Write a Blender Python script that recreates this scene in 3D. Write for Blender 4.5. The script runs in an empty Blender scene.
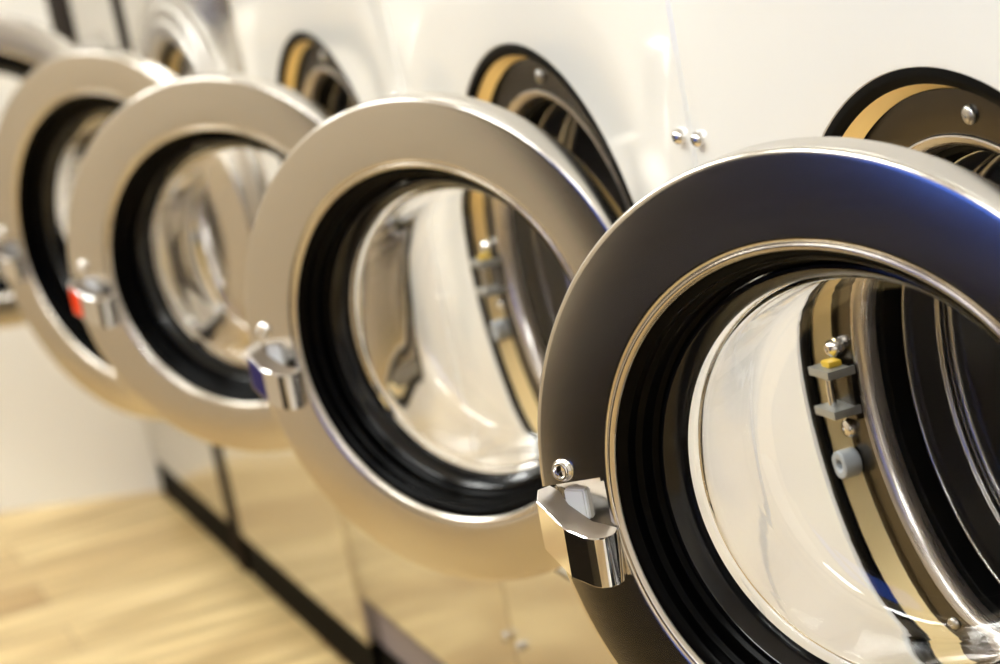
import bpy, bmesh, math, random
from mathutils import Vector, Matrix
random.seed(4)
S = bpy.context.scene
COL = S.collection
PI = math.pi
ZF = 0.80            # height of the porthole centre over the floor
DZ = -0.012          # door centre against porthole centre

# ------------------------------------------------------------------ materials
def mat(name, color, rough=0.5, metal=0.0, **kw):
    m = bpy.data.materials.new(name); m.use_nodes = True
    b = m.node_tree.nodes['Principled BSDF']
    b.inputs['Base Color'].default_value = (*color, 1)
    b.inputs['Roughness'].default_value = rough
    b.inputs['Metallic'].default_value = metal
    for k, v in kw.items():
        b.inputs[k.replace('_', ' ')].default_value = v
    return m

def brushed(name, color, rough, grain=0.05, scale=(300, 6, 6), bump=0.03):
    m = mat(name, color, rough, 1.0)
    nt = m.node_tree; b = nt.nodes['Principled BSDF']
    tc = nt.nodes.new('ShaderNodeTexCoord'); mp = nt.nodes.new('ShaderNodeMapping')
    mp.inputs['Scale'].default_value = scale
    nz = nt.nodes.new('ShaderNodeTexNoise'); nz.inputs['Scale'].default_value = 3.0; nz.inputs['Detail'].default_value = 3
    nt.links.new(tc.outputs['Object'], mp.inputs['Vector']); nt.links.new(mp.outputs['Vector'], nz.inputs['Vector'])
    mr = nt.nodes.new('ShaderNodeMapRange')
    mr.inputs['To Min'].default_value = rough - grain; mr.inputs['To Max'].default_value = rough + grain
    nt.links.new(nz.outputs['Fac'], mr.inputs['Value']); nt.links.new(mr.outputs['Result'], b.inputs['Roughness'])
    bp = nt.nodes.new('ShaderNodeBump'); bp.inputs['Strength'].default_value = bump; bp.inputs['Distance'].default_value = 0.001
    nt.links.new(nz.outputs['Fac'], bp.inputs['Height']); nt.links.new(bp.outputs['Normal'], b.inputs['Normal'])
    return m

M = {}
M['ring'] = brushed('door_steel', (0.66, 0.625, 0.57), 0.19, 0.015, scale=(4, 4, 120), bump=0.0)
M['steel'] = brushed('panel_steel', (0.62, 0.60, 0.56), 0.17, 0.02, scale=(120, 4, 4), bump=0.0)
M['chrome'] = mat('chrome', (0.82, 0.81, 0.80), 0.07, 1.0)
M['trim'] = mat('satin_trim', (0.72, 0.67, 0.60), 0.24, 1.0)
M['gold'] = brushed('reflection_tinted_steel', (0.86, 0.71, 0.40), 0.30, 0.02, bump=0.0)  # plain steel, the yellow floor's reflection painted into its colour
M['plate'] = brushed('dark_steel_plate', (0.085, 0.076, 0.064), 0.2, 0.02, bump=0.0)
M['throat'] = brushed('drum_lip_steel', (0.58, 0.54, 0.51), 0.28, bump=0.0)
M['lip'] = mat('drum_edge_steel', (0.40, 0.385, 0.37), 0.24, 1.0)
M['drum'] = mat('drum_steel', (0.38, 0.37, 0.36), 0.3, 1.0)
M['white'] = mat('white_enamel', (0.86, 0.86, 0.83), 0.10, 0.0, Coat_Weight=0.6, Coat_Roughness=0.03)
M['rubber'] = mat('black_rubber', (0.0015, 0.0015, 0.0015), 0.45, 0.0, Specular_IOR_Level=0.04)
M['plastic'] = mat('black_plastic', (0.0006, 0.0006, 0.0007), 0.24, 0.0, Specular_IOR_Level=0.05)
M['grey'] = mat('grey_zinc', (0.42, 0.43, 0.42), 0.42, 0.6)
M['bumper'] = mat('grey_bumper', (0.40, 0.43, 0.46), 0.45)
M['yellow'] = mat('yellow_plastic', (0.75, 0.50, 0.04), 0.4)
M['whiteplastic'] = mat('white_plastic', (0.85, 0.86, 0.88), 0.35)
M['red'] = mat('red_reflection', (0.80, 0.045, 0.004), 0.4, 0.0, Specular_IOR_Level=0.1)  # red reflection painted on the third door handle
M['blue'] = mat('blue_reflection', (0.001, 0.001, 0.085), 0.4, 0.0, Specular_IOR_Level=0.05)  # blue reflection painted on the second door handle
M['dark'] = mat('dark_plinth', (0.002, 0.0017, 0.0014), 0.6, 0.0, Specular_IOR_Level=0.02)
M['lilac'] = mat('grey_plinth', (0.20, 0.17, 0.19), 0.5)
M['hinge'] = mat('hinge_steel', (0.56, 0.54, 0.51), 0.34, 1.0)
M['wall'] = mat('wall_paint', (0.80, 0.785, 0.75), 0.65)
M['beige'] = mat('beige_wall_paint', (0.52, 0.45, 0.36), 0.65)
M['satin'] = mat('satin_cast_steel', (0.46, 0.42, 0.38), 0.36, 1.0)
M['ceil'] = mat('ceiling_paint', (0.85, 0.84, 0.81), 0.8)
M['gapdark'] = mat('dark_gap_shade', (0.014, 0.009, 0.006), 0.55, 0.0, Specular_IOR_Level=0.02)  # shade of the gaps put into a dark colour
M['addeddark'] = mat('added_charcoal_paint', (0.012, 0.010, 0.009), 0.5, 0.0, Specular_IOR_Level=0.2)  # unseen door and counter, added to be reflected

M['gloss'] = mat('glossy_black_seal', (0.003, 0.003, 0.0035), 0.16, 0.0, Specular_IOR_Level=0.45)
g = mat('bowl_glass', (1, 1, 1), 0.0, 0.0, Transmission_Weight=1.0, IOR=1.46); M['glass'] = g
M['pane'] = mat('added_door_glass', (0.8, 0.9, 1.0), 0.0, 0.0, Transmission_Weight=1.0, IOR=1.02)  # pane of the added unseen door

def emis(name, color, s):
    m = bpy.data.materials.new(name); m.use_nodes = True
    nt = m.node_tree; nt.nodes.remove(nt.nodes['Principled BSDF'])
    e = nt.nodes.new('ShaderNodeEmission'); e.inputs['Color'].default_value = (*color, 1); e.inputs['Strength'].default_value = s
    nt.links.new(e.outputs[0], nt.nodes['Material Output'].inputs['Surface'])
    return m
M['lamp'] = emis('lamp_diffuser', (0.98, 0.995, 0.955), 11.0)

def floor_mat():
    m = mat('oak_plank_floor', (0.6, 0.45, 0.25), 0.36)
    nt = m.node_tree; b = nt.nodes['Principled BSDF']; L = nt.links.new
    tc = nt.nodes.new('ShaderNodeTexCoord')
    br = nt.nodes.new('ShaderNodeTexBrick'); br.offset = 0.37; br.squash = 1.0
    br.inputs['Scale'].default_value = 1.0; br.inputs['Brick Width'].default_value = 0.95; br.inputs['Row Height'].default_value = 0.16
    br.inputs['Mortar Size'].default_value = 0.0015; br.inputs['Bias'].default_value = -0.1
    br.inputs['Color1'].default_value = (0.72, 0.575, 0.30, 1); br.inputs['Color2'].default_value = (0.42, 0.275, 0.11, 1)
    br.inputs['Mortar'].default_value = (0.30, 0.19, 0.08, 1)
    L(tc.outputs['Object'], br.inputs['Vector'])
    mp = nt.nodes.new('ShaderNodeMapping'); mp.inputs['Scale'].default_value = (1.2, 9, 1); L(tc.outputs['Object'], mp.inputs['Vector'])
    nz = nt.nodes.new('ShaderNodeTexNoise'); nz.inputs['Scale'].default_value = 2.2; nz.inputs['Detail'].default_value = 5; L(mp.outputs['Vector'], nz.inputs['Vector'])
    cr = nt.nodes.new('ShaderNodeValToRGB'); cr.color_ramp.elements[0].position = 0.3; cr.color_ramp.elements[0].color = (0.50, 0.40, 0.28, 1)
    cr.color_ramp.elements[1].position = 0.68; cr.color_ramp.elements[1].color = (1.25, 1.22, 1.2, 1); L(nz.outputs['Fac'], cr.inputs['Fac'])
    mx = nt.nodes.new('ShaderNodeMix'); mx.data_type = 'RGBA'; mx.blend_type = 'MULTIPLY'; mx.inputs[0].default_value = 0.9
    L(br.outputs['Color'], mx.inputs[6]); L(cr.outputs['Color'], mx.inputs[7]); L(mx.outputs[2], b.inputs['Base Color'])
    return m
M['floor'] = floor_mat()

# ------------------------------------------------------------------ mesh helpers
def link(name, bm, m, parent=None, smooth=True, angle=35):
    me = bpy.data.meshes.new(name); bm.normal_update(); bm.to_mesh(me); bm.free()
    me.materials.append(m)
    if smooth:
        for p in me.polygons: p.use_smooth = True
        me.set_sharp_from_angle(angle=math.radians(angle))
    o = bpy.data.objects.new(name, me); COL.objects.link(o)
    if parent: o.parent = parent
    return o

def revolve(bm, prof, axis_fn, n=128, closed=True):
    """prof: (r, h) pairs; axis_fn(r, angle, h) gives the point."""
    rings = []
    for r, h in prof:
        if r < 1e-6: rings.append([bm.verts.new(axis_fn(0, 0, h))])
        else: rings.append([bm.verts.new(axis_fn(r, 2*PI*k/n, h)) for k in range(n)])
    pairs = list(zip(rings, rings[1:])) + ([(rings[-1], rings[0])] if closed else [])
    for a, b in pairs:
        for k in range(n):
            q = (k+1) % n
            if len(a) == 1 and len(b) == 1: continue
            if len(a) == 1: bm.faces.new((a[0], b[q], b[k]))
            elif len(b) == 1: bm.faces.new((a[k], a[q], b[0]))
            else: bm.faces.new((a[k], a[q], b[q], b[k]))
    bmesh.ops.recalc_face_normals(bm, faces=bm.faces[:])

def box(bm, x0, x1, y0, y1, z0, z1, bev=0.0):
    r = bmesh.ops.create_cube(bm, size=1.0)
    for v in r['verts']:
        v.co = Vector(((x0+x1)/2 + v.co.x*(x1-x0), (y0+y1)/2 + v.co.y*(y1-y0), (z0+z1)/2 + v.co.z*(z1-z0)))
    if bev:
        es = list({e for v in r['verts'] for e in v.link_edges})
        bmesh.ops.bevel(bm, geom=es, offset=bev, segments=2, affect='EDGES', profile=0.7)

def hx_axis(yc, zc):         # revolve about the machine's x axis (h = depth x into the machine)
    return lambda r, a, h: Vector((h, yc + r*math.cos(a), zc + r*math.sin(a)))
def w_axis(u0, v0=0.0):      # revolve about the door's own outward axis (local y)
    return lambda r, a, h: Vector((u0 + r*math.cos(a), h, v0 + r*math.sin(a)))

def fillet(prof, rad, seg=4, skip=()):
    """round every corner of a closed (r,h) outline"""
    out = []; n = len(prof)
    for i in range(n):
        p0 = Vector(prof[i-1]); p1 = Vector(prof[i]); p2 = Vector(prof[(i+1) % n])
        d = min(rad[i] if isinstance(rad, (list, tuple)) else rad, 0.45*(p0-p1).length, 0.45*(p2-p1).length)
        if d < 1e-5: out.append(tuple(p1)); continue
        a = p1 + (p0-p1).normalized()*d; b = p1 + (p2-p1).normalized()*d
        for k in range(seg+1):
            t = k/seg; out.append(tuple((1-t)**2*a + 2*t*(1-t)*p1 + t*t*b))
    return out

def thing(name, label, cat, loc, group=None):
    o = bpy.data.objects.new(name, None); COL.objects.link(o); o.location = loc
    o.empty_display_size = 0.1
    o['label'] = label; o['category'] = cat
    if group: o['group'] = group
    return o
def struct(o): o['kind'] = 'structure'; return o

# ------------------------------------------------------------------ machine parts
def panel_with_hole(y0, y1, z0, z1, rh, zc, depth, n=128, edge=0.004):
    """front sheet at x=0 with a rolled circular opening, and the cabinet sides, top and back behind it"""
    bm = bmesh.new()
    angs = [2*PI*k/n for k in range(n)]
    def rect(a):
        c, s = math.cos(a), math.sin(a)
        t = min(((y1 if c > 0 else -y0)/abs(c)) if abs(c) > 1e-9 else 1e9, ((z1-zc if s > 0 else zc-z0)/abs(s)) if abs(s) > 1e-9 else 1e9)
        return (c*t, zc + s*t)
    cor = [(y1, z1), (y0, z1), (y0, z0), (y1, z0)]
    pts = [rect(a) for a in angs]
    for cy, cz in cor:       # move the nearest ray end onto each corner
        i = min(range(n), key=lambda k: (pts[k][0]-cy)**2 + (pts[k][1]-cz)**2); pts[i] = (cy, cz)
    outer = [bm.verts.new((edge, y, z)) for y, z in pts]
    inset = []
    for y, z in pts:
        inset.append(bm.verts.new((0, min(max(y, y0+edge), y1-edge), min(max(z, z0+edge), z1-edge))))
    back = [bm.verts.new((depth, y, z)) for y, z in pts]
    loops = [back, outer, inset]
    for r, x in ((rh+0.006, 0.0), (rh+0.002, 0.0008), (rh, 0.003), (rh, 0.014)):
        loops.append([bm.verts.new((x, r*math.cos(a), zc + r*math.sin(a))) for a in angs])
    for a, b in zip(loops, loops[1:]):
        for k in range(n):
            q = (k+1) % n; bm.faces.new((a[k], a[q], b[q], b[k]))
    bm.faces.new(back)
    bmesh.ops.recalc_face_normals(bm, faces=bm.faces[:])
    return bm

def make_screw(name, x, y, z, r, parent, m, h=0.005):
    """domed screw head with a cross slot facing the aisle (-x)"""
    bm = bmesh.new()
    prof = [(r, 0), (r, -h*0.35), (r*0.85, -h*0.75), (r*0.5, -h), (r*0.22, -h), (r*0.18, -h*0.55), (0, -h*0.5)]
    revolve(bm, prof, lambda rr, a, hh: Vector((hh, rr*math.cos(a), rr*math.sin(a))), 24, closed=False)
    o = link(name, bm, m, parent); o.location = (x, y, z)
    return o

def make_strike(parent, y, z0):
    """door catch: two plates with an upright pin between them, on a dark back plate"""
    bm = bmesh.new()
    box(bm, 0.012, 0.0185, y-0.016, y+0.016, z0-0.042, z0+0.004, 0.001)
    o = link('catch_bracket', bm, M['plate'], parent)
    for dz in (0.0, -0.033):
        bm = bmesh.new(); box(bm, -0.008, 0.017, y-0.017, y+0.015, z0+dz-0.0035, z0+dz+0.0035, 0.001); link('catch_plate', bm, M['grey'], o)
    bm = bmesh.new(); revolve(bm, [(0, -.031), (.0035, -.031), (.0035, -.002), (0, -.002)], lambda r, a, h: Vector((0.001 + r*math.cos(a), y + r*math.sin(a), z0+h)), 20, closed=False)
    link('catch_pin', bm, M['chrome'], o)
    bm = bmesh.new(); box(bm, -0.002, 0.010, y-0.010, y+0.004, z0+0.0036, z0+0.009, 0.0022); link('yellow_clip', bm, M['yellow'], o)
    make_screw('catch_screw', 0.019, y+.007, z0+0.015, 0.0085, parent, M['chrome'], 0.012)
    make_screw('catch_screw', 0.019, y+.010, z0-0.054, 0.0085, parent, M['chrome'], 0.007)
    bm = bmesh.new()
    revolve(bm, fillet([(.0035, -.006), (.005, -.016), (.012, -.016), (.012, .0), (.0035, .0)], .002, 3), lambda r, a, h: Vector((0.019+h, y + .011 + r*math.cos(a), z0-0.083 + r*math.sin(a))), 28)
    link('rubber_bumper', bm, M['bumper'], parent)

def make_throat(parent, zc, s=1.0, sleeve_x=0.02, screws=True):
    """everything inside the opening of the cabinet: seal, gold sleeve, dark ring plate, lips and the drum"""
    ax = hx_axis(0, zc); R = lambda prof: [(r*s, h) for r, h in prof]
    bm = bmesh.new(); revolve(bm, R(fillet([(.2650, .002), (.2650, .0065), (.2500, .0065), (.2500, .003), (.256, .0008)], .0015, 3)), hx_axis(0, zc-.0045))
    link('opening_seal', bm, M['rubber'], parent)
    bm = bmesh.new(); revolve(bm, R([(.2530, .0068), (.239, sleeve_x), (.239, sleeve_x+.003), (.2530, sleeve_x+.003)]), ax)
    link('opening_sleeve', bm, M['gold'], parent)
    bm = bmesh.new(); revolve(bm, R(fillet([(.2388, .0195), (.2062, .0195), (.2062, .0235), (.2388, .0235)], [0, .002, 0, 0], 3)), ax)
    link('ring_plate', bm, M['plate'], parent)
    bm = bmesh.new(); revolve(bm, R([(.2060, .0187), (.2048, .0182), (.2025, .0190), (.1995, .0210), (.1975, .0245), (.1962, .0300), (.1958, .0360), (.199, .0365), (.2060, .0245)]), ax)
    link('throat_ring', bm, M['throat'], parent)
    bm = bmesh.new(); revolve(bm, R(fillet([(.1957, .0365), (.1900, .0385), (.1890, .054), (.193, .060), (.215, .060), (.215, .037)], .002, 3)), ax)
    link('bellows_seal', bm, M['rubber'], parent)
    bm = bmesh.new(); revolve(bm, R(fillet([(.1888, .0545), (.1868, .0555), (.1862, .060), (.1875, .064), (.1870, .085), (.1845, .0875), (.1845, .091), (.187, .095), (.215, .095), (.215, .0605), (.1925, .0605)], .0012, 3)), ax)
    link('drum_lip', bm, M['lip'], parent)
    bm = bmesh.new(); revolve(bm, R(fillet([(.1865, .0955), (.1835, .098), (.1835, .106), (.21, .120), (.25, .145), (.25, .44), (.0, .46), (.0, .465), (.254, .445), (.254, .142), (.212, .117), (.20, .0955)], .002, 2)), ax, 96)
    d = link('drum', bm, M['drum'], parent)
    # bright dimples round the far wall of the drum
    bm = bmesh.new()
    for i in range(7):
        for k in range(48):
            a = 2*PI*(k + 0.5*(i % 2))/48; x = .20 + .035*i
            c = ax(.2475*s, a, x)
            bmesh.ops.create_icosphere(bm, subdivisions=1, radius=.0055, matrix=Matrix.Translation(c))
    dm = link('drum_dimples', bm, M['throat'], d); dm['kind'] = 'stuff'
    for k in range(3):       # lifting paddles
        a = 0.9 + 2*PI*k/3
        bm = bmesh.new(); box(bm, .18, .43, -.02, .02, -.045, 0.0, 0.012)
        p = link('drum_paddle', bm, M['drum'], d)
        p.location = (0, .246*s*math.cos(a), zc + .246*s*math.sin(a)); p.rotation_euler = (a - PI/2, 0, 0)
    if screws:
        for aa in (93.8, 13, -58, 200, 300):
            if aa in (13, -58): continue
            a = math.radians(aa)
            make_screw('plate_screw', .0193, .222*s*math.cos(a), zc + .222*s*math.sin(a),  .0072, parent, M['hinge'], .004)

# ------------------------------------------------------------------ the door
def make_door(parent, yc, th, R, ri, L, hx, t, dz, accent=None, latch=True):
    """ring-shaped steel door: local x = hinge to latch, y = outwards, z = up; origin on the hinge line"""
    k = R/0.25
    ax = w_axis(L)
    th_d = 0.034
    bm = bmesh.new()
    ib = ri
    prof = [(ib-.001, -.004), (ib+.003, .0), (R-.0005, .0), (R, -.011), (R, -th_d), (R-.012, -th_d-.002), (R-.016, -.020), (ib+.012, -.020), (ib+.008, -th_d), (ib-.001, -th_d)]
    revolve(bm, fillet(prof, [.001, .003, .0105, .004, .003, .002, .002, .002, .002, .001], 5), ax, 160)
    if latch:                # stamped pocket behind the handle
        ring = link('door', bm, M['ring'])
        cb = bmesh.new(); bmesh.ops.create_cube(cb, size=1.0)
        for v in cb.verts:
            u = ri+.0045 if v.co.x < 0 else R + .02
            top = v.co.z > 0
            w = 0.012 if v.co.y > 0 else (-0.010 if v.co.x < 0 else -.023)
            vv = (.0190 - .165*(u - .1885)) if top else -.036 + .3244*(u-.22)
            v.co = Vector((L + u, w, vv))
        bmesh.ops.bevel(cb, geom=[e for e in cb.edges], offset=.003, segments=2, affect='EDGES')
        cut = link('pocket_cutter', cb, M['ring'])
        md = ring.modifiers.new('pocket', 'BOOLEAN'); md.operation = 'DIFFERENCE'; md.object = cut; md.solver = 'EXACT'
        for k_ in range(8):  # a boolean can fail on coincident edges: nudge the cutter until it holds
            cut.location = (.00037*k_, .0001*k_, .00023*k_)
            if k_ > 4: md.solver = 'FAST'
            dg = bpy.context.evaluated_depsgraph_get(); dg.update()
            me = bpy.data.meshes.new_from_object(ring.evaluated_get(dg))
            if len(me.vertices) > 1000: break
        ring.modifiers.clear(); old = ring.data; ring.data = me
        me.name = 'door'
        for p in me.polygons: p.use_smooth = True
        me.set_sharp_from_angle(angle=math.radians(35))
        bpy.data.objects.remove(cut, do_unlink=True); bpy.data.meshes.remove(old)
    else:
        ring = link('door', bm, M['ring'])
    ring.parent = parent
    ring.location = (-hx, yc - L, dz); ring.rotation_euler = (0, 0, PI/2 + th)
    # local y offset t of the front face is applied to every door mesh below through the mesh itself
    ring.data.transform(Matrix.Translation((0, t, 0)))
    def sub(name, bm, m):
        o = link(name, bm, m, ring); o.data.transform(Matrix.Translation((0, t, 0))); return o
    # bright bead round the opening
    bm = bmesh.new()
    revolve(bm, fillet([(ri-.001, -.006), (ri+.0008, .0002), (ri-.0018, .0006), (ri-.0044, -.0030), (ri-.0046, -.008)], .0012, 4), ax, 160)
    sub('inner_trim', bm, M['trim'])
    # black funnel down to the glass, with two steps
    q = ri - .0048
    g0 = .1512*ri/.1853
    prof = [(q, -.0035), (q-.007, -.009), (q-.0065, -.018), (q-.011, -.021), (q-.0125, -.031), (g0+.0125, -.0345), (g0+.0125, -.052), (q+.004, -.046), (q+.004, -.006)]
    bm = bmesh.new(); revolve(bm, fillet(prof, .0012, 2), ax, 160)
    sub('black_bezel', bm, M['plastic'])
    bm = bmesh.new(); revolve(bm, fillet([(g0+.0120, -.0340), (g0+.0085, -.0335), (g0+.0010, -.0455), (g0, -.0475), (g0, -.0545), (g0+.012, -.058)], .0012, 2), ax, 160)
    sub('glass_seal', bm, M['gloss'])
    # glass bowl: a flange behind the bezel, side wall and rounded floor, 6 mm thick
    f = g0/.1512
    inner = [(g0+.012, -.0585), (g0-.001, -.0588), (g0-.006, -.062), (g0-.0075*f, -.078), (g0-.010*f, -.105), (g0-.0135*f, -.120), (g0-.023*f, -.1295), (g0-.045*f, -.1345), (g0-.09*f, -.1365), (0, -.137)]
    outer = [(0, -.1415), (g0-.09*f, -.141), (g0-.0445*f, -.139), (g0-.0205*f, -.1335), (g0-.0095*f, -.1225), (g0-.0055*f, -.106), (g0-.003*f, -.078), (g0-.0015, -.066), (g0+.003, -.0635), (g0+.012, -.0630)]
    bm = bmesh.new()
    def smoothp(ps, n=3):
        out = []
        for i in range(len(ps)-1):
            p0 = Vector(ps[max(i-1, 0)]); p1 = Vector(ps[i]); p2 = Vector(ps[i+1]); p3 = Vector(ps[min(i+2, len(ps)-1)])
            for j in range(n):
                s = j/n
                out.append(tuple(0.5*((2*p1) + (p2-p0)*s + (2*p0-5*p1+4*p2-p3)*s*s + (3*p1-p0-3*p2+p3)*s**3)))
        out.append(ps[-1]); return out
    pi_ = smoothp(inner); po_ = smoothp(outer)
    revolve(bm, pi_ + po_, ax, 128, closed=False)
    # close the flange rim between the first inner and the last outer ring
    bm.verts.ensure_lookup_table()
    n = 128; last = len(bm.verts) - n
    for a in range(n):
        b = (a+1) % n
        bm.faces.new((bm.verts[a], bm.verts[b], bm.verts[last+b], bm.verts[last+a]))
    bmesh.ops.remove_doubles(bm, verts=bm.verts[:], dist=1e-7)
    bmesh.ops.recalc_face_normals(bm, faces=bm.faces[:])
    gl = sub('glass_bowl', bm, M['glass'])
    for p in gl.data.polygons: p.use_smooth = True
    # hinge arm back to the cabinet
    bm = bmesh.new(); box(bm, -.012, .030, -t-.006, -.030-.0, -.045, .045, .003)
    h = sub('hinge', bm, M['hinge'])
    bm = bmesh.new(); revolve(bm, [(0, -.055), (.007, -.055), (.007, .055), (0, .055)], lambda r, a, hh: Vector((r*math.cos(a), -t + r*math.sin(a), hh)), 20, closed=False)
    sub('hinge_pin', bm, M['chrome'])
    if latch:
        o_ = ri - .1853
        poly = [(.2576, -.0063), (.2476, .0095), (.2109, .0300), (.1915, .0304), (.1866, .0280), (.1826, .0225), (.1804, .0150), (.1806, .0090), (.1840, .0012), (.1930, .0030), (.2017, .0057), (.2287, -.0038), (.2447, -.0162), (.2556, -.0188)]
        def vtop(a): return -.0078 + .3244*(a-.22)
        bm = bmesh.new(); tv = []; bv = []
        for a, w in poly:
            tv.append(bm.verts.new((L+a+o_, w, vtop(a)))); bv.append(bm.verts.new((L+a+.0008+o_, w, vtop(a)-.0379)))
        for f_ in (bm.faces.new(tv), bm.faces.new(bv[::-1])): f_.material_index = 1
        nn = len(poly)
        for i in range(nn):
            j = (i+1) % nn; bm.faces.new((tv[j], tv[i], bv[i], bv[j]))
        bmesh.ops.recalc_face_normals(bm, faces=bm.faces[:])
        es = [e for e in bm.edges if (e.verts[0] in tv) == (e.verts[1] in tv)]
        bmesh.ops.bevel(bm, geom=es, offset=.0007, segments=1, affect='EDGES', clamp_overlap=True, material=0)
        hd = sub('door_handle', bm, M['chrome']); hd.data.materials.append(M['satin']); hd.data.set_sharp_from_angle(angle=math.radians(22))
        if accent:           # reflection painted as a coloured slab on the handle facet
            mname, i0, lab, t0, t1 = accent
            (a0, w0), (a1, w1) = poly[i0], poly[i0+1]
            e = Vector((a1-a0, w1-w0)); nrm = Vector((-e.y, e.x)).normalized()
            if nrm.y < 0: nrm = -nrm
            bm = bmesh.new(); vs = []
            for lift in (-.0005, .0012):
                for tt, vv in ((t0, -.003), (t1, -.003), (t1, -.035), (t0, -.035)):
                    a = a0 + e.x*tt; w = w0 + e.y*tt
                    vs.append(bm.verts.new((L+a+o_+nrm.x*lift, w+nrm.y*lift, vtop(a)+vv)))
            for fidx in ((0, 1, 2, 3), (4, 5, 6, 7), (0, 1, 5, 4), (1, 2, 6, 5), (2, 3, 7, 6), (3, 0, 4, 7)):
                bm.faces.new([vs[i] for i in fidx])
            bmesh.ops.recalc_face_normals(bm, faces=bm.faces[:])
            ins = sub('facet_reflection', bm, M[mname]); ins['label'] = lab
        # white latch tongue inside the pocket
        bm = bmesh.new(); bmesh.ops.create_cube(bm, size=1.0)
        for v in bm.verts:
            u = .2185 if v.co.x < 0 else .2375
            v.co = Vector((L+u+o_, -.024 if v.co.y < 0 else -.0105, (.0040 if v.co.z > 0 else -.020)))
        bmesh.ops.bevel(bm, geom=bm.edges[:], offset=.0015, segments=2, affect='EDGES')
        tg = sub('latch_tongue', bm, M['whiteplastic']); tg['label'] = 'white plastic latch tongue'
        # stud above the pocket
        bm = bmesh.new()
        revolve(bm, fillet([(.0001, .0022), (.0046, .0022), (.0052, .0052), (.0066, .0052), (.0074, .0028), (.0086, .0018), (.009, -.001), (.0001, -.001)], .0006, 2),
                lambda r, a, hh: Vector((L+.2252+o_+r*math.cos(a), hh, .0230+r*math.sin(a))), 32)
        sub('stud', bm, M['chrome'])
    return ring

# ------------------------------------------------------------------ the row of machines
YC = {1: 0.0, 2: 0.7879, 3: 1.5539}
TH = {1: 0.5462, 2: 0.5960, 3: 0.7683}
SPAN = {1: (-0.40, 0.3975), 2: (0.4005, 1.1695), 3: (1.1725, 1.902)}
LAB = {1: 'nearest white washing machine, its dark reflecting steel porthole door ajar in front of the opening',
       2: 'white washing machine second from the front, blue reflection on its door handle',
       3: 'white washing machine third from the front, red reflection on its door handle'}
ZSPLIT = -0.352
ROW = 'washing machines in a row with open doors'
for i in (1, 2, 3):
    y0, y1 = SPAN[i][0]-YC[i], SPAN[i][1]-YC[i]
    root = thing('washing_machine', LAB[i], 'washing machine', (0, YC[i], ZF), ROW)
    bm = panel_with_hole(y0, y1, ZSPLIT, 0.66, 0.2655, -.009, 0.70)
    link('front_panel', bm, M['white'], root)['label'] = 'white enamelled front'
    bm = bmesh.new(); box(bm, .001, .70, y0+.0005, y1-.0005, -.627, ZSPLIT-.003, .0015)
    link('lower_panel', bm, M['steel'], root)['label'] = 'stainless steel lower front'
    bm = bmesh.new(); box(bm, .022, .66, y0+.01, y1-.003, -.722, -.6275)
    link('plinth', bm, M['lilac'], root)
    bm = bmesh.new(); box(bm, .016, .64, y0+.002, y1-.002, -ZF, -.7225)
    link('kick_plate', bm, M['dark'], root)
    make_throat(root, 0.0)
    make_strike(root, .219, .005)
    if i != 3: make_screw('panel_screw', 0.0, y1-.017, .185, .0070, root, M['chrome'], .008)
    make_screw('panel_screw', 0.0, y0+.017, .185, .0070, root, M['chrome'], .008)
    for yy in ((y0+.022, y1-.022) if i != 3 else (y0+.022,)): make_screw('panel_screw', .001, yy, -.500, .0065, root, M['hinge'], .005)
    acc = {1: None, 2: ('blue', 1, 'deep blue painted reflection', .08, .97), 3: ('red', 1, 'red painted reflection', .05, .55)}[i]
    make_door(root, 0.0, TH[i], 0.25, 0.1853, 0.2246, 0.0059, 0.0277, DZ, acc)

# two bigger all-steel machines at the far end of the row
BIG = [(2.315, 1.904, 2.695, 0.5434, 0.3072, 0.2655, -0.0565, 'all-steel washing machine fourth from the front, beside the last white one'),
       (3.02, 2.765, 3.445, 1.30, 0.29, 0.28, 0.035, 'farthest all-steel washing machine against the end wall, pale lilac door ring')]
for yc, a0, a1, th, R, L, dz, lab in BIG:
    y0, y1 = a0-yc, a1-yc; zc = -.045
    root = thing('washing_machine', lab, 'washing machine', (0, yc, ZF), ROW)
    rh = .275 if yc < 2.5 else .212
    sc = rh/.275
    bm = panel_with_hole(y0, y1, -.718, .66, rh, zc, .70)
    link('front_panel', bm, M['steel'], root)['label'] = 'stainless steel front'
    ax = hx_axis(0, zc)
    bm = bmesh.new(); revolve(bm, fillet([(r*sc, h) for r, h in [(.362, .0005), (.362, -.005), (.340, -.006), (.334, -.013), (.314, -.013), (.308, -.020), (.290, -.020), (.2745, -.008), (.2745, .004), (.2755, .0005)]], .004, 4), ax)
    link('opening_flange', bm, M['hinge'], root)
    make_throat(root, zc, 1.065*sc)
    bm = bmesh.new(); box(bm, .004, .64, y0+.002, y1-.002, -ZF, -.7185)
    link('kick_plate', bm, M['dark'], root)
    make_strike(root, .236*sc, zc)
    if yc > 2.5:
        bm = bmesh.new(); box(bm, -.004, .02, .185, y1-.001, .15, .655, .002)  # dark strip painted in place of a shaded gap
        link('edge_gap_shade', bm, M['gapdark'], root)['label'] = 'dark vertical strip, painted gap shade at the far edge'
    make_door(root, .06 if yc > 2.5 else 0.0, th, R, .2428*R/.3072, L, .012, .032, dz)

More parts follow.
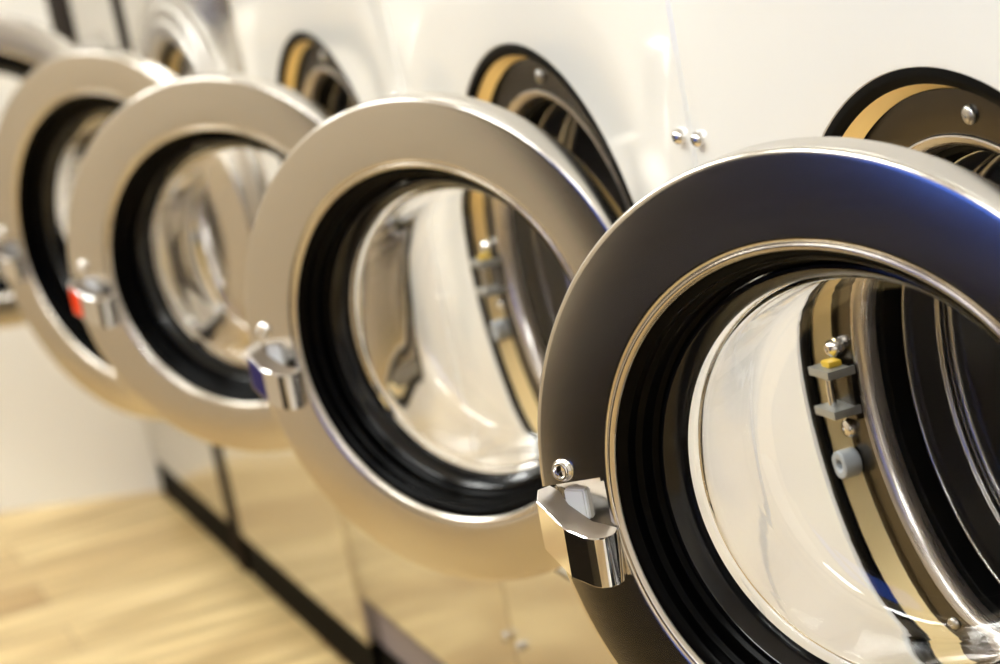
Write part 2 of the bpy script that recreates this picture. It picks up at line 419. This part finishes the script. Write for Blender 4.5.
# ------------------------------------------------------------------ the room
def plane_box(name, m, x0, x1, y0, y1, z0, z1):
    bm = bmesh.new(); box(bm, x0, x1, y0, y1, z0, z1); return struct(link(name, bm, m, smooth=False))
XL, YB, YE, H = -2.55, -3.2, 5.2, 2.75
plane_box('floor', M['floor'], XL-.1, .95, YB-.1, YE, -.05, 0)
plane_box('ceiling', M['ceil'], XL-.1, .95, YB-.1, YE, H, H+.05)
plane_box('wall_right', M['wall'], .80, .90, YB-.1, YE, 0, H)
plane_box('wall_back', M['wall'], XL-.1, .90, YB-.1, YB, 0, H)
# the end wall runs at an angle to the row
bm = bmesh.new()
pa = Vector((.80, 2.95)); pb = Vector((XL-.1, 4.92))
P0 = Vector((0.004, 3.480)); dirw = Vector((-.331, .200)).normalized(); nw = Vector((dirw.y, -dirw.x))
if nw.y < 0: nw = -nw
a = P0; b = P0 + dirw*3.1
vs = [bm.verts.new((*q, z)) for z in (0, H) for q in (a, b, b+nw*.1, a+nw*.1)]
for f in ((0, 1, 2, 3), (4, 5, 6, 7), (0, 1, 5, 4), (1, 2, 6, 5), (2, 3, 7, 6), (3, 0, 4, 7)): bm.faces.new([vs[k] for k in f])
bmesh.ops.recalc_face_normals(bm, faces=bm.faces[:])
struct(link('wall_end', bm, M['wall'], smooth=False))
bm = bmesh.new(); box(bm, .0, .9, 3.475, 3.57, 0, H); struct(link('wall_end_return', bm, M['wall'], smooth=False))
# dark strip: painted shade of the gap between the two steel machines
bm = bmesh.new(); box(bm, -.004, .06, 2.6975, 2.7625, .004, ZF+.62, .002)
struct(link('gap_shade_1', bm, M['gapdark'], smooth=False))
# left wall with an added unseen door, dark and blue for the nearest ring's reflection
DY0, DY1, DH = -1.75, 0.55, 2.1
for nm, (y0, y1, z0, z1) in {'wall_left': (DY1, YE, 0, H), 'wall_left_near': (YB-.1, DY0, 0, H), 'wall_left_over': (DY0, DY1, DH, H)}.items():
    plane_box(nm, M['beige'], XL-.1, XL, y0, y1, z0, z1)
bm = bmesh.new()
for q in ((DY0, DY1, 0, .74), (DY0, DY1, DH-.12, DH), (DY0, DY0+.12, .74, DH-.12), (-.42, DY1, .74, DH-.12), (-1.2, -1.08, .74, DH-.12)):
    box(bm, XL-.08, XL-.02, q[0], q[1], q[2], q[3])
dr = struct(link('added_door_1', bm, M['addeddark'], smooth=False))
bm = bmesh.new(); box(bm, XL-.055, XL-.045, DY0+.1, -.4, .72, DH-.1)
link('added_glass_pane', bm, M['pane'], dr, smooth=False)

# added unseen counter across the aisle, darkens the reflection in the nearest door ring
ct = thing('added_counter', 'added unseen charcoal counter across the aisle, a dark reflection for the nearest machine', 'counter', (-1.65, -.28, 0))
bm = bmesh.new(); box(bm, -.32, .32, -.72, .72, .06, .60, .004); link('body', bm, M['addeddark'], ct, smooth=False)
bm = bmesh.new(); box(bm, -.28, .28, -.70, .70, .0, .06); link('base', bm, M['dark'], ct, smooth=False)
bm = bmesh.new(); box(bm, -.35, .35, -.75, .75, .60, .63, .006); link('worktop', bm, M['addeddark'], ct, smooth=False)
for yy in (-.47, 0, .47):
    bm = bmesh.new(); box(bm, .321, .337, yy-.225, yy+.225, .09, .585, .003); d_ = link('cabinet_door', bm, M['addeddark'], ct, smooth=False)
    bm = bmesh.new(); box(bm, .338, .352, yy-.06, yy+.06, .53, .542, .003); link('handle', bm, M['dark'], d_, smooth=False)

for x, y in ((-1.35, -1.9), (-1.35, -.1), (-1.35, 1.7), (-1.35, 3.3)):
    bm = bmesh.new(); box(bm, -.31, .31, -.62, .62, -.05, -.0); 
    root = thing('ceiling_light', 'flat white ceiling light panel over the aisle', 'ceiling light', (x, y, H), 'ceiling lights over the aisle')
    link('light_frame', bm, M['ceil'], root, smooth=False)
    bm = bmesh.new(); box(bm, -.28, .28, -.59, .59, -.056, -.051)
    link('light_diffuser', bm, M['lamp'], root, smooth=False)

# ------------------------------------------------------------------ daylight, camera
w = bpy.data.worlds.new('World'); S.world = w; w.use_nodes = True
w.node_tree.nodes['Background'].inputs['Color'].default_value = (0.08, 0.16, 0.62, 1)
w.node_tree.nodes['Background'].inputs['Strength'].default_value = 1.5

cd = bpy.data.cameras.new('camera'); cam = bpy.data.objects.new('camera', cd); COL.objects.link(cam); S.camera = cam
F, CX, CY, CZ, YAW, PITCH, ROLL = 2259.70, -.80429, -1.35165, .47366+ZF, .3306, .2177, -.1926
import json as _j
YAW, PITCH, ROLL = 0.33057, 0.21773, -0.19262
fw = Vector((math.sin(YAW)*math.cos(PITCH), math.cos(YAW)*math.cos(PITCH), -math.sin(PITCH)))
rt = Vector((math.cos(YAW), -math.sin(YAW), 0)); up = rt.cross(fw)
r2 = rt*math.cos(ROLL) + up*math.sin(ROLL); u2 = -rt*math.sin(ROLL) + up*math.cos(ROLL)
mw = Matrix((r2, u2, -fw)).transposed().to_4x4(); mw.translation = (CX, CY, CZ)
cam.matrix_world = mw
cd.sensor_width = 36.0; cd.lens = 36.0*F/1000.0; cd.clip_start = .05
cd.dof.use_dof = True; cd.dof.focus_distance = 1.66; cd.dof.aperture_fstop = 4.8

S.view_settings.view_transform = 'Standard'; S.view_settings.look = 'None'
S.view_settings.gamma = 1.0; S.view_settings.use_curve_mapping = False
S.view_settings.exposure = 0.86
S.cycles.use_denoising = True
S.cycles.max_bounces = 16; S.cycles.transmission_bounces = 16; S.cycles.glossy_bounces = 8; S.cycles.transparent_max_bounces = 16
